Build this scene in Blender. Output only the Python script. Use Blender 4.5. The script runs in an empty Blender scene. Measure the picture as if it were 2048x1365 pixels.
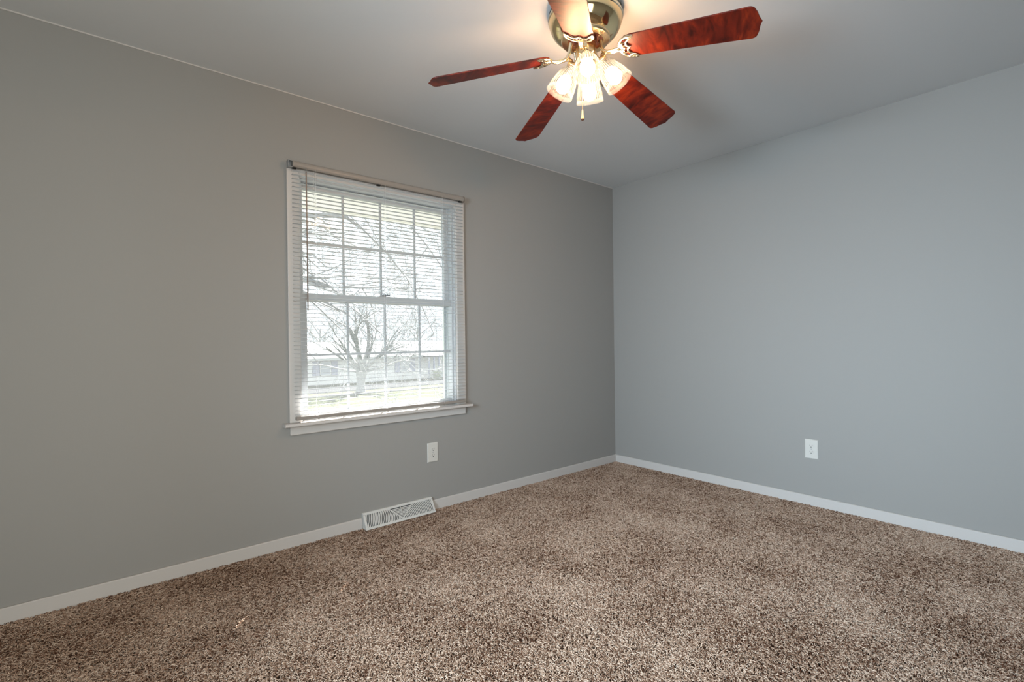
import bpy, math, random
from mathutils import Vector, Matrix

S = bpy.context.scene
COL = S.collection
R = math.radians
random.seed(7)

# ------------------------------------------------------------------ camera
def cam_axes(yaw, pitch, roll):
    f = Vector((math.cos(yaw)*math.cos(pitch), math.sin(yaw)*math.cos(pitch), math.sin(pitch)))
    r0 = Vector((math.sin(yaw), -math.cos(yaw), 0))
    u0 = r0.cross(f)
    r = math.cos(roll)*r0 + math.sin(roll)*u0
    u = -math.sin(roll)*r0 + math.cos(roll)*u0
    return f, r, u
CF, CR, CU = cam_axes(0.8728243807, -0.0025632178, -0.0121757211)
CAMP = Vector((-3.5398419, -2.7986676, 1.0958901))
cd = bpy.data.cameras.new('camera')
cam = bpy.data.objects.new('camera', cd); COL.objects.link(cam)
m = Matrix((CR, CU, -CF)).transposed().to_4x4(); m.translation = CAMP
cam.matrix_world = m
cd.sensor_width = 36.0; cd.lens = 987.69234/2048*36.0; cd.clip_start = 0.02; cd.clip_end = 400
S.camera = cam

# ------------------------------------------------------------------ view, world, sun, daylight
S.view_settings.view_transform = 'Standard'; S.view_settings.look = 'None'
S.view_settings.gamma = 1.0; S.view_settings.use_curve_mapping = False
S.view_settings.exposure = 0.0
S.cycles.use_denoising = True
S.cycles.max_bounces = 8; S.cycles.diffuse_bounces = 5; S.cycles.transparent_max_bounces = 24
S.cycles.sample_clamp_indirect = 6.0
S.cycles.caustics_reflective = False; S.cycles.caustics_refractive = False

W = bpy.data.worlds.new('sky'); S.world = W; W.use_nodes = True
bg = W.node_tree.nodes['Background']
bg.inputs['Color'].default_value = (0.86, 0.93, 1.0, 1); bg.inputs['Strength'].default_value = 2.0

SUN_H = Vector((0.655, 0.756, 0)).normalized()      # where the sun stands, seen from the room
SUN_TAN = 0.97
sl = bpy.data.lights.new('sun', 'SUN'); sun = bpy.data.objects.new('sun', sl); COL.objects.link(sun)
sl.energy = 60.0; sl.angle = R(0.25); sl.color = (1.0, 0.985, 0.96)
sun.rotation_euler = (SUN_H + Vector((0, 0, SUN_TAN))).to_track_quat('Z', 'Y').to_euler()
sun.location = (6, 6, 8)

def area(name, loc, direction, sx, sy, energy, color, portal=False):
    l = bpy.data.lights.new(name, 'AREA'); o = bpy.data.objects.new(name, l); COL.objects.link(o)
    l.shape = 'RECTANGLE'; l.size = sx; l.size_y = sy; l.energy = energy; l.color = color
    o.location = loc; o.rotation_euler = Vector(direction).to_track_quat('-Z', 'Z').to_euler()
    if portal: l.cycles.is_portal = True
    return o
# daylight through the second window, in the left wall behind the camera's left shoulder
dw = area('daylight_window', (-4.89, -2.10, 1.42), (1, 0.05, -0.17), 1.05, 1.3, 92.0, (0.71, 0.885, 1.05))
dw.data.spread = R(90)
area('sky_portal', (-2.19, 0.17, 1.33), (0, -1, 0), 1.02, 1.36, 1.0, (1, 1, 1), portal=True)
# added ambient fill from behind the camera, let in through the doorway
hl = area('fill_light', (-3.55, -3.77, 1.05), (0, 1, 0), 0.78, 1.9, 32.5, (0.95, 1.0, 0.95))
hl.data.spread = R(120)
BULB_POWER = 182.0

# ------------------------------------------------------------------ materials
def mat(name, base=(0.8, 0.8, 0.8), rough=0.5, metal=0.0, spec=0.5, coat=0.0):
    m = bpy.data.materials.new(name); m.use_nodes = True
    b = m.node_tree.nodes['Principled BSDF']
    b.inputs['Base Color'].default_value = (*base, 1); b.inputs['Roughness'].default_value = rough
    b.inputs['Metallic'].default_value = metal; b.inputs['Specular IOR Level'].default_value = spec
    b.inputs['Coat Weight'].default_value = coat
    return m
def nodes(m): return m.node_tree.nodes, m.node_tree.links, m.node_tree.nodes['Principled BSDF']
def add_bump(m, scale, strength, dist=0.002, detail=4):
    N, L, b = nodes(m)
    tc = N.new('ShaderNodeTexCoord'); n = N.new('ShaderNodeTexNoise'); bp = N.new('ShaderNodeBump')
    n.inputs['Scale'].default_value = scale; n.inputs['Detail'].default_value = detail
    bp.inputs['Strength'].default_value = strength; bp.inputs['Distance'].default_value = dist
    L.new(tc.outputs['Object'], n.inputs['Vector']); L.new(n.outputs['Fac'], bp.inputs['Height']); L.new(bp.outputs['Normal'], b.inputs['Normal'])
def add_mottle(m, scale, c0, c1, detail=3):
    N, L, b = nodes(m)
    tc = N.new('ShaderNodeTexCoord'); n = N.new('ShaderNodeTexNoise'); r = N.new('ShaderNodeValToRGB')
    n.inputs['Scale'].default_value = scale; n.inputs['Detail'].default_value = detail
    r.color_ramp.elements[0].position = 0.3; r.color_ramp.elements[1].position = 0.7
    r.color_ramp.elements[0].color = (*c0, 1); r.color_ramp.elements[1].color = (*c1, 1)
    L.new(tc.outputs['Object'], n.inputs['Vector']); L.new(n.outputs['Fac'], r.inputs['Fac']); L.new(r.outputs['Color'], b.inputs['Base Color'])

M = {}
M['wall'] = mat('wall_paint', (0.295, 0.280, 0.262), 0.62, spec=0.25); add_bump(M['wall'], 160, 0.06, 0.001)
M['ceiling'] = mat('ceiling_paint', (0.68, 0.68, 0.672), 0.85, spec=0.1); add_bump(M['ceiling'], 120, 0.08, 0.001)
M['trim'] = mat('white_trim_paint', (0.53, 0.49, 0.46), 0.4, spec=0.35)
M['vinyl'] = mat('white_vinyl', (0.50, 0.51, 0.52), 0.35)
M['blind'] = mat('white_blind_metal', (0.62, 0.63, 0.64), 0.38)
M['blindrail'] = mat('blind_rail_enamel', (0.275, 0.24, 0.21), 0.35)
M['wand'] = mat('smoky_plastic_wand', (0.22, 0.17, 0.145), 0.25)
M['cord'] = mat('white_cord', (0.8, 0.8, 0.8), 0.8)
M['dark'] = mat('dark_recess', (0.012, 0.011, 0.010), 0.7)
M['damper'] = mat('grey_damper_metal', (0.10, 0.10, 0.098), 0.6)
M['plastic'] = mat('white_plastic', (0.58, 0.55, 0.505), 0.35)
M['register'] = mat('white_register_enamel', (0.58, 0.555, 0.52), 0.4)
M['steel'] = mat('bracket_steel', (0.30, 0.305, 0.31), 0.4, metal=0.4)
M['brass'] = mat('polished_brass', (0.88, 0.70, 0.40), 0.10, metal=1.0)
M['brass_light'] = mat('light_brass', (0.95, 0.84, 0.62), 0.16, metal=1.0)
M['brass_satin'] = mat('satin_brass', (0.86, 0.66, 0.40), 0.24, metal=1.0)
M['flywheel'] = mat('dark_red_flywheel', (0.09, 0.018, 0.010), 0.45)
M['fob'] = mat('light_wood_fob', (0.62, 0.36, 0.16), 0.35)
M['fobtip'] = mat('dark_wood_tip', (0.09, 0.03, 0.012), 0.35)
M['door'] = mat('tan_wood_door', (0.45, 0.26, 0.11), 0.4)

# cherry wood of the blades
def wood():
    m = mat('cherry_wood', rough=0.45, spec=0.2, coat=0.22); N, L, b = nodes(m)
    b.inputs['Coat Roughness'].default_value = 0.45
    tc = N.new('ShaderNodeTexCoord'); mp = N.new('ShaderNodeMapping'); oi = N.new('ShaderNodeObjectInfo')
    mp.inputs['Scale'].default_value = (1.0, 1.0, 1.0)
    mul = N.new('ShaderNodeVectorMath'); mul.operation = 'SCALE'; mul.inputs[0].default_value = (3.1, 1.7, 0.9)
    L.new(oi.outputs['Random'], mul.inputs['Scale'])
    L.new(tc.outputs['Object'], mp.inputs['Vector']); L.new(mul.outputs['Vector'], mp.inputs['Location'])
    n1 = N.new('ShaderNodeTexNoise'); n1.inputs['Scale'].default_value = 6.0; n1.inputs['Detail'].default_value = 3.0; n1.inputs['Distortion'].default_value = 1.6
    n2 = N.new('ShaderNodeTexNoise'); n2.inputs['Scale'].default_value = 13; n2.inputs['Detail'].default_value = 6; n2.inputs['Distortion'].default_value = 2.2
    mp2 = N.new('ShaderNodeMapping'); mp2.inputs['Scale'].default_value = (1.6, 0.6, 1)
    L.new(mp.outputs['Vector'], mp2.inputs['Vector'])
    L.new(mp2.outputs['Vector'], n1.inputs['Vector']); L.new(mp2.outputs['Vector'], n2.inputs['Vector'])
    mx = N.new('ShaderNodeMath'); mx.operation = 'MULTIPLY_ADD'; mx.inputs[1].default_value = 0.45
    L.new(n2.outputs['Fac'], mx.inputs[0]); 
    m2 = N.new('ShaderNodeMath'); m2.operation = 'MULTIPLY'; m2.inputs[1].default_value = 0.6
    L.new(n1.outputs['Fac'], m2.inputs[0]); L.new(m2.outputs[0], mx.inputs[2])
    r = N.new('ShaderNodeValToRGB'); e = r.color_ramp.elements
    e[0].position = 0.36; e[0].color = (0.026, 0.0018, 0.0008, 1); e[1].position = 0.68; e[1].color = (0.25, 0.027, 0.005, 1)
    k = e.new(0.52); k.color = (0.115, 0.009, 0.0025, 1)
    L.new(mx.outputs[0], r.inputs['Fac']); L.new(r.outputs['Color'], b.inputs['Base Color'])
    return m
M['wood'] = wood()

def mixmat(name, build):
    m = bpy.data.materials.new(name); m.use_nodes = True
    N, L = m.node_tree.nodes, m.node_tree.links
    N.remove(N['Principled BSDF']); build(N, L, N['Material Output']); return m
def thin_glass(haze, tint=(0.97, 0.985, 0.98)):
    def f(N, L, out):
        tr = N.new('ShaderNodeBsdfTransparent'); tr.inputs['Color'].default_value = (*tint, 1)
        tl = N.new('ShaderNodeBsdfTranslucent'); tl.inputs['Color'].default_value = (0.9, 0.92, 0.93, 1)
        gl = N.new('ShaderNodeBsdfGlossy'); gl.inputs['Roughness'].default_value = 0.03
        fr = N.new('ShaderNodeLayerWeight'); fr.inputs['Blend'].default_value = 0.5
        a = N.new('ShaderNodeMixShader'); a.inputs['Fac'].default_value = haze
        b = N.new('ShaderNodeMixShader')
        L.new(tr.outputs[0], a.inputs[1]); L.new(tl.outputs[0], a.inputs[2])
        pw = N.new('ShaderNodeMath'); pw.operation = 'POWER'; pw.inputs[1].default_value = 4.0
        ml = N.new('ShaderNodeMath'); ml.operation = 'MULTIPLY_ADD'; ml.inputs[1].default_value = 0.30; ml.inputs[2].default_value = 0.012
        L.new(fr.outputs['Facing'], pw.inputs[0]); L.new(pw.outputs[0], ml.inputs[0]); L.new(ml.outputs[0], b.inputs['Fac'])
        L.new(a.outputs[0], b.inputs[1]); L.new(gl.outputs[0], b.inputs[2]); L.new(b.outputs[0], out.inputs['Surface'])
    return f
M['glass'] = mixmat('window_glass', thin_glass(0.004))
M['screen'] = mixmat('insect_screen_mesh', thin_glass(0.018, (0.97, 0.97, 0.97)))
M['pane'] = mat('dark_pane', (0.35, 0.37, 0.40), 0.1)
def shade_glass(N, L, out):
    def math_(op, a=None, b=None, c=None):
        n = N.new('ShaderNodeMath'); n.operation = op
        for k, v in enumerate((a, b, c)):
            if v is None: continue
            if isinstance(v, (int, float)): n.inputs[k].default_value = v
            else: L.new(v, n.inputs[k])
        return n.outputs[0]
    tc = N.new('ShaderNodeTexCoord'); sx = N.new('ShaderNodeSeparateXYZ'); L.new(tc.outputs['Object'], sx.inputs[0])
    ang = math_('ARCTAN2', sx.outputs['Y'], sx.outputs['X'])
    ridge = math_('SMOOTH_MIN', math_('MAXIMUM', math_('MULTIPLY_ADD', math_('COSINE', math_('MULTIPLY', ang, 36.0)), 1.6, -0.35), 0.0), 1.0, 0.1)
    zz = sx.outputs['Z']
    band = math_('MULTIPLY', math_('GREATER_THAN', zz, 0.017), math_('LESS_THAN', zz, 0.105))
    ridge = math_('MULTIPLY', ridge, band)                       # the frosted ridges of the pressed glass
    rim = math_('GREATER_THAN', zz, 0.1055)
    lw = N.new('ShaderNodeLayerWeight'); lw.inputs['Blend'].default_value = 0.4
    edge = math_('POWER', lw.outputs['Facing'], 3.0)
    sc = math_('ADD', math_('MULTIPLY_ADD', edge, 0.036, 0.015), math_('ADD', math_('MULTIPLY', ridge, 0.034), math_('MULTIPLY', rim, 0.015)))
    tr = N.new('ShaderNodeBsdfTransparent'); mc = N.new('ShaderNodeMix'); mc.data_type = 'RGBA'
    mc.inputs['A'].default_value = (0.97, 0.95, 0.93, 1); mc.inputs['B'].default_value = (0.10, 0.095, 0.09, 1)
    L.new(ridge, mc.inputs['Factor']); L.new(mc.outputs['Result'], tr.inputs['Color'])
    tl = N.new('ShaderNodeBsdfTranslucent'); tl.inputs['Color'].default_value = (0.72, 0.86, 0.96, 1)
    df = N.new('ShaderNodeBsdfDiffuse'); df.inputs['Color'].default_value = (0.72, 0.86, 0.96, 1)
    gl = N.new('ShaderNodeBsdfGlossy'); gl.inputs['Roughness'].default_value = 0.12
    a0 = N.new('ShaderNodeMixShader'); a0.inputs['Fac'].default_value = 0.5
    a = N.new('ShaderNodeMixShader'); b = N.new('ShaderNodeMixShader')
    L.new(tl.outputs[0], a0.inputs[1]); L.new(df.outputs[0], a0.inputs[2])
    L.new(sc, a.inputs['Fac']); L.new(tr.outputs[0], a.inputs[1]); L.new(a0.outputs[0], a.inputs[2])
    L.new(math_('MULTIPLY_ADD', edge, 0.03, 0.002), b.inputs['Fac'])
    L.new(a.outputs[0], b.inputs[1]); L.new(gl.outputs[0], b.inputs[2]); L.new(b.outputs[0], out.inputs['Surface'])
M['shade'] = mixmat('ribbed_glass', shade_glass)
def bulb_em(N, L, out):
    e = N.new('ShaderNodeEmission'); e.inputs['Color'].default_value = (1.0, 0.63, 0.36, 1); e.inputs['Strength'].default_value = BULB_POWER
    L.new(e.outputs[0], out.inputs['Surface'])
M['bulb'] = mixmat('glowing_bulb', bulb_em)
# carpet yarn: every strand carries its own tone
def yarn():
    m = mat('carpet_yarn', rough=0.9, spec=0.1); N, L, b = nodes(m)
    at = N.new('ShaderNodeAttribute'); at.attribute_name = 'tone'
    r = N.new('ShaderNodeValToRGB'); e = r.color_ramp.elements
    e[0].position = 0.0; e[0].color = (0.10, 0.044, 0.025, 1); e[1].position = 1.0; e[1].color = (0.69, 0.525, 0.41, 1)
    k = e.new(0.35); k.color = (0.375, 0.243, 0.168, 1)
    # random patches: light and dark of leaning pile put into the tone
    ge = N.new('ShaderNodeNewGeometry'); nz = N.new('ShaderNodeTexNoise'); nz.inputs['Scale'].default_value = 2.6; nz.inputs['Detail'].default_value = 3
    mr = N.new('ShaderNodeMapRange'); mr.inputs['From Min'].default_value = .32; mr.inputs['From Max'].default_value = .68; mr.inputs['To Min'].default_value = -.17; mr.inputs['To Max'].default_value = .17
    ad = N.new('ShaderNodeMath'); ad.operation = 'ADD'; ad.use_clamp = True
    L.new(ge.outputs['Position'], nz.inputs['Vector']); L.new(nz.outputs['Fac'], mr.inputs['Value'])
    L.new(at.outputs['Fac'], ad.inputs[0]); L.new(mr.outputs[0], ad.inputs[1])
    L.new(ad.outputs[0], r.inputs['Fac']); L.new(r.outputs['Color'], b.inputs['Base Color'])
    return m
M['yarn'] = yarn()
M['backing'] = mat('carpet_backing', (0.06, 0.030, 0.018), 0.95)
# outdoors
M['grass'] = mat('lawn_grass', rough=0.95, spec=0.0); add_mottle(M['grass'], 0.8, (0.050, 0.054, 0.033), (0.062, 0.066, 0.042))
M['asphalt'] = mat('street_asphalt', rough=0.9, spec=0.0); add_mottle(M['asphalt'], 3, (0.036, 0.036, 0.037), (0.042, 0.042, 0.043))
M['concrete'] = mat('concrete_walk', (0.06, 0.058, 0.057), 0.9, spec=0.0)
M['reflector'] = mat('pale_bounce_slab', (0.095, 0.093, 0.087), 0.9, spec=0.0)
M['siding'] = mat('white_siding', (0.62, 0.62, 0.60), 0.7)
M['roof'] = mat('grey_shingles', rough=0.9); add_mottle(M['roof'], 12, (0.13, 0.13, 0.133), (0.15, 0.15, 0.153))
M['shutter'] = mat('slate_blue_shutter', (0.30, 0.31, 0.38), 0.6)
M['bark'] = mat('grey_bark', rough=0.95); add_mottle(M['bark'], 9, (0.25, 0.25, 0.247), (0.36, 0.36, 0.353))
M['leaf'] = mat('shrub_leaf', (0.22, 0.25, 0.15), 0.8)
M['soffit'] = mat('cream_soffit', (0.90, 0.885, 0.82), 0.7)

# ------------------------------------------------------------------ mesh builder
class MB:
    def __init__(s): s.v = []; s.f = []
    def add(s, vs, fs):
        o = len(s.v); s.v += [Vector(p) for p in vs]; s.f += [tuple(i+o for i in f) for f in fs]; return s
    def box(s, x0, x1, y0, y1, z0, z1):
        x0, x1 = min(x0, x1), max(x0, x1); y0, y1 = min(y0, y1), max(y0, y1); z0, z1 = min(z0, z1), max(z0, z1)
        return s.add([(x0,y0,z0),(x1,y0,z0),(x1,y1,z0),(x0,y1,z0),(x0,y0,z1),(x1,y0,z1),(x1,y1,z1),(x0,y1,z1)],
                     [(0,3,2,1),(4,5,6,7),(0,1,5,4),(1,2,6,5),(2,3,7,6),(3,0,4,7)])
    def prism(s, poly, fn0, fn1):
        """poly: ccw list of 2D points; fn0/fn1 map a 2D point to the two end faces"""
        n = len(poly)
        return s.add([fn0(p) for p in poly] + [fn1(p) for p in poly],
                     [tuple(range(n-1, -1, -1)), tuple(range(n, 2*n))] + [(i, (i+1) % n, n+(i+1) % n, n+i) for i in range(n)])
    def lathe(s, prof, seg=48, fn=None, closed=False):
        """prof: list of (r, z); fn(angle, r, z) -> point"""
        fn = fn or (lambda a, r, z: (r*math.cos(a), r*math.sin(a), z))
        vs, fs, n = [], [], len(prof)
        for i in range(seg):
            a = 2*math.pi*i/seg
            vs += [fn(a, r, z) for r, z in prof]
        for i in range(seg):
            j = (i+1) % seg
            for k in range(n if closed else n-1):
                k2 = (k+1) % n
                fs.append((i*n+k, j*n+k, j*n+k2, i*n+k2))
        return s.add(vs, fs)
    def tube(s, path, rad, seg=8, caps=True, flat=1.0, up=None):
        path = [Vector(p) for p in path]; n = len(path)
        if not hasattr(rad, '__len__'): rad = [rad]*n
        t0 = (path[1]-path[0]).normalized()
        ref = Vector(up) if up else (Vector((0, 0, 1)) if abs(t0.z) < 0.9 else Vector((1, 0, 0)))
        vs, fs = [], []; u = None
        for i in range(n):
            t = (path[min(i+1, n-1)]-path[max(i-1, 0)]).normalized()
            if u is None: u = (ref - t*ref.dot(t)).normalized()
            else: u = (u - t*u.dot(t)).normalized()
            w = t.cross(u)
            for k in range(seg):
                a = 2*math.pi*k/seg
                vs.append(path[i] + u*(math.cos(a)*rad[i]*flat) + w*(math.sin(a)*rad[i]))
        for i in range(n-1):
            for k in range(seg):
                k2 = (k+1) % seg
                fs.append((i*seg+k, i*seg+k2, (i+1)*seg+k2, (i+1)*seg+k))
        if caps:
            fs.append(tuple(range(seg-1, -1, -1))); fs.append(tuple((n-1)*seg+k for k in range(seg)))
        return s.add(vs, fs)
    def build(s, name, material, parent=None, origin=(0, 0, 0), smooth=None, bevel=0.0, segs=2):
        o0 = Vector(origin)
        me = bpy.data.meshes.new(name); me.from_pydata([tuple(v-o0) for v in s.v], [], s.f); me.update()
        me.materials.append(material)
        if smooth is not None:
            me.shade_smooth(); me.set_sharp_from_angle(angle=R(smooth))
        o = bpy.data.objects.new(name, me); COL.objects.link(o)
        if parent is not None: o.parent = parent
        if bevel:
            b = o.modifiers.new('bevel', 'BEVEL'); b.width = bevel; b.segments = segs; b.limit_method = 'ANGLE'; b.angle_limit = R(40)
            b.harden_normals = False
        return o

def tag(o, label=None, cat=None, group=None, kind=None):
    if label: o['label'] = label
    if cat: o['category'] = cat
    if group: o['group'] = group
    if kind: o['kind'] = kind
    return o
def empty(name, loc, label, cat, group=None, kind=None):
    o = bpy.data.objects.new(name, None); COL.objects.link(o); o.location = loc; o.empty_display_size = 0.1
    return tag(o, label, cat, group, kind)
def copy_tree(o, parent=None):
    c = o.copy(); COL.objects.link(c)
    if parent is not None: c.parent = parent
    for ch in list(o.children): copy_tree(ch, c)
    return c

# ------------------------------------------------------------------ room shell
X0, Y0, H, T = -4.72, -3.70, 2.44, 0.13
WX0, WX1, WZ0, WZ1 = -2.700, -1.680, 0.645, 2.005       # window opening
def structure(o, label, cat): return tag(o, label, cat, kind='structure')

b = MB()
b.box(X0-T, WX0, 0, T, -0.3, H+.1); b.box(WX1, T, 0, T, -0.3, H+.1)
b.box(WX0, WX1, 0, T, -0.3, WZ0); b.box(WX0, WX1, 0, T, WZ1, H+.1)
structure(b.build('wall_back', M['wall']), 'grey painted wall with the window, left of the corner', 'wall')
structure(MB().box(0, T, Y0-T, 0, -0.3, H+.1).build('wall_right', M['wall']), 'plain grey painted wall right of the corner', 'wall')
VY0, VY1, VZ0, VZ1 = -2.66, -1.54, 0.72, 2.06            # second window, left wall
b = MB()
b.box(X0-T, X0, Y0-T, VY0, -0.3, H+.1); b.box(X0-T, X0, VY1, 0, -0.3, H+.1)
b.box(X0-T, X0, VY0, VY1, -0.3, VZ0); b.box(X0-T, X0, VY0, VY1, VZ1, H+.1)
structure(b.build('wall_left', M['wall']), 'grey painted wall outside the frame on the left', 'wall')
DX0, DX1, DZ1 = -3.98, -3.12, 2.03                       # open doorway behind the camera, added to let the fill in
b = MB()
b.box(X0-T, DX0, Y0-T, Y0, -0.3, H+.1); b.box(DX1, T, Y0-T, Y0, -0.3, H+.1); b.box(DX0, DX1, Y0-T, Y0, DZ1, H+.1)
structure(b.build('wall_front', M['wall']), 'grey painted wall behind the camera', 'wall')
b = MB(); hx0, hx1, hy0, hy1 = -4.7, -2.2, Y0-1.4, Y0-T  # closed box added behind the doorway so no sky light leaks in
b.box(hx0-.1, hx1+.1, hy0-.1, hy0, -.2, H); b.box(hx0-.1, hx0, hy0, hy1, -.2, H); b.box(hx1, hx1+.1, hy0, hy1, -.2, H)
structure(b.build('wall_blocker', M['wall']), 'added hallway walls that keep sky light out, beyond the doorway behind the camera', 'wall')
structure(MB().box(hx0-.1, hx1+.1, hy0-.1, hy1, H, H+.1).build('ceiling_blocker', M['ceiling']), 'added hallway ceiling that keeps sky light out, behind the camera', 'ceiling')
structure(MB().box(hx0-.1, hx1+.1, hy0-.1, hy1, -.2, -.005).build('floor_blocker', M['backing']), 'added hallway floor that keeps sky light out, behind the camera', 'floor')
structure(MB().box(X0-T, T, Y0-T, T, H, H+.12).build('ceiling', M['ceiling']), 'flat white painted ceiling', 'ceiling')
structure(MB().box(X0-T, T, Y0-T, T, -0.2, -0.012).build('floor', M['backing']), 'floor under the carpet pile', 'floor')

d = empty('door_1', (DX1, Y0, 0), 'doorway added for the fill light, with a tan wooden door standing open into the hallway behind the camera', 'door', kind='structure')
b = MB(); b.box(DX0-.06, DX0, Y0, Y0+.014, -.01, DZ1+.06); b.box(DX1, DX1+.06, Y0, Y0+.014, -.01, DZ1+.06); b.box(DX0, DX1, Y0, Y0+.014, DZ1, DZ1+.06)
b.build('door_casing', M['trim'], d, d.location, bevel=.002)
b = MB(); lx = DX1-.045; b.box(lx, lx+.036, Y0-T-.82, Y0-T-.01, .004, DZ1-.006)
for (a, c, e, g) in ((.10, .36, .2, .9), (.44, .70, .2, .9), (.10, .36, 1.05, 1.85), (.44, .70, 1.05, 1.85)):
    b.box(lx-.006, lx+.001, Y0-T-.01-c, Y0-T-.01-a, e, g)
b.build('door_leaf', M['door'], d, d.location, bevel=.003)
b = MB().lathe([(0, 0), (.027, .004), (.03, .02), (.018, .035), (.012, .05), (.022, .052), (.022, .056), (0, .056)], 24,
               lambda a, r, z: (lx-.056+z, Y0-T-.76+r*math.cos(a), 1.0+r*math.sin(a)))
b.build('door_knob', M['brass'], d, d.location, smooth=40)

# caulk line where the ceiling paint laps onto the window wall
structure(MB().box(X0, 0, -.0025, .001, H-.006, H).build('trim_1', M['trim']), 'thin pale paint line under the ceiling on the window wall', 'trim')

BH = 0.060
def baseboard(poly_dir, a, b_, name, label):
    prof = [(0, -.012), (.012, -.012), (.012, BH-.004), (.009, BH), (0, BH)]
    mb = MB()
    for (s0, s1) in a:
        if poly_dir == 'x': mb.prism(prof, lambda p: (s0, b_-p[0], p[1]), lambda p: (s1, b_-p[0], p[1]))
        elif poly_dir == 'y': mb.prism(prof, lambda p: (b_-p[0], s0, p[1]), lambda p: (b_-p[0], s1, p[1]))
        elif poly_dir == '-x': mb.prism(prof, lambda p: (s0, b_+p[0], p[1]), lambda p: (s1, b_+p[0], p[1]))
        elif poly_dir == '-y': mb.prism(prof, lambda p: (b_+p[0], s0, p[1]), lambda p: (b_+p[0], s1, p[1]))
    return structure(mb.build(name, M['trim'], bevel=.0025), label, 'baseboard')
RX0, RX1 = -2.362, -1.898                                # floor register
baseboard('x', [(X0, RX0-.002), (RX1+.002, 0)], 0, 'baseboard_back', 'low white baseboard under the window wall')
baseboard('y', [(Y0, -.0122)], 0, 'baseboard_right', 'low white baseboard along the right wall')
baseboard('-y', [(Y0+.0122, -.0122)], X0, 'baseboard_left', 'low white baseboard along the left wall')
baseboard('-x', [(DX1+.062, -.0122)], Y0, 'baseboard_front', 'low white baseboard behind the camera')

# ------------------------------------------------------------------ carpet pile
def carpet():
    TS = 0.40
    rnd = random.Random(3)
    V, F, tone = [], [], []
    n = int(TS*TS*46000)
    for i in range(n):
        x, y = (rnd.random()-.5)*TS, (rnd.random()-.5)*TS
        az = rnd.random()*6.283; curl = rnd.uniform(-1, 1)*R(75); twist = rnd.uniform(-1, 1)*R(45)
        hgt = rnd.uniform(.0055, .0130); ln = rnd.uniform(.007, .016)
        pts = [Vector((x, y, -.012))]
        for k, (st, zf) in enumerate(((.10, .70), (.26, 1.0), (.32, 1.02), (.32, .86))):
            a = az + curl*k/3 + twist*(k % 2); q = pts[-1].copy()
            q.x += math.cos(a)*st*ln; q.y += math.sin(a)*st*ln; q.z = -.012 + hgt*zf + rnd.uniform(-.0006, .0006); pts.append(q)
        rad = rnd.uniform(.0010, .0015); rr = [rad*.9, rad, rad*1.05, rad, rad*.65]
        b = MB().tube(pts, rr, 4, caps=True)
        o = len(V); V += [tuple(v) for v in b.v]; F += [tuple(j+o for j in f) for f in b.f]
        tone += [min(1, max(0, rnd.gauss(.47, .33)))]*len(b.v)
    me = bpy.data.meshes.new('carpet_tuft_patch'); me.from_pydata(V, [], F); me.update(); me.shade_smooth()
    at = me.attributes.new('tone', 'FLOAT', 'POINT'); at.data.foreach_set('value', tone)
    me.materials.append(M['yarn'])
    patch = bpy.data.objects.new('carpet_tuft_patch', me)   # source of the pile, not placed in the scene itself
    # points where the pieces of pile sit
    P = []; nx, ny = 12, 10; x0, y0 = X0+.005, Y0+.005; w, h = -x0-.013, -y0-.013
    for i in range(nx):
        for j in range(ny):
            P.append((x0+(i+.5)*w/nx, y0+(j+.5)*h/ny, 0))
    pm = bpy.data.meshes.new('carpet'); pm.from_pydata(P, [], []); pm.update()
    at = pm.attributes.new('turn', 'INT', 'POINT'); at.data.foreach_set('value', [rnd.randrange(4) for _ in P])
    ob = bpy.data.objects.new('carpet', pm); COL.objects.link(ob)
    g = bpy.data.node_groups.new('carpet_pile', 'GeometryNodeTree')
    g.interface.new_socket('Geometry', in_out='INPUT', socket_type='NodeSocketGeometry')
    g.interface.new_socket('Geometry', in_out='OUTPUT', socket_type='NodeSocketGeometry')
    N, L = g.nodes, g.links
    gi, go = N.new('NodeGroupInput'), N.new('NodeGroupOutput')
    oi = N.new('GeometryNodeObjectInfo'); oi.inputs['Object'].default_value = patch
    ip = N.new('GeometryNodeInstanceOnPoints')
    na = N.new('GeometryNodeInputNamedAttribute'); na.data_type = 'INT'; na.inputs['Name'].default_value = 'turn'
    mu = N.new('ShaderNodeMath'); mu.operation = 'MULTIPLY'; mu.inputs[1].default_value = math.pi/2
    cx = N.new('ShaderNodeCombineXYZ')
    L.new(na.outputs['Attribute'], mu.inputs[0]); L.new(mu.outputs[0], cx.inputs['Z'])
    e2r = N.new('FunctionNodeEulerToRotation'); L.new(cx.outputs[0], e2r.inputs[0])
    L.new(gi.outputs[0], ip.inputs['Points']); L.new(oi.outputs['Geometry'], ip.inputs['Instance'])
    L.new(e2r.outputs[0], ip.inputs['Rotation']); L.new(ip.outputs[0], go.inputs[0])
    md = ob.modifiers.new('pile', 'NODES'); md.node_group = g
    sx, sy = w/nx/TS*1.0, h/ny/TS*1.0
    ip.inputs['Scale'].default_value = (max(sx, sy),)*2+(1,)
    tag(ob, 'curly taupe brown carpet pile covering the whole floor', 'carpet', kind='stuff')
carpet()

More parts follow.
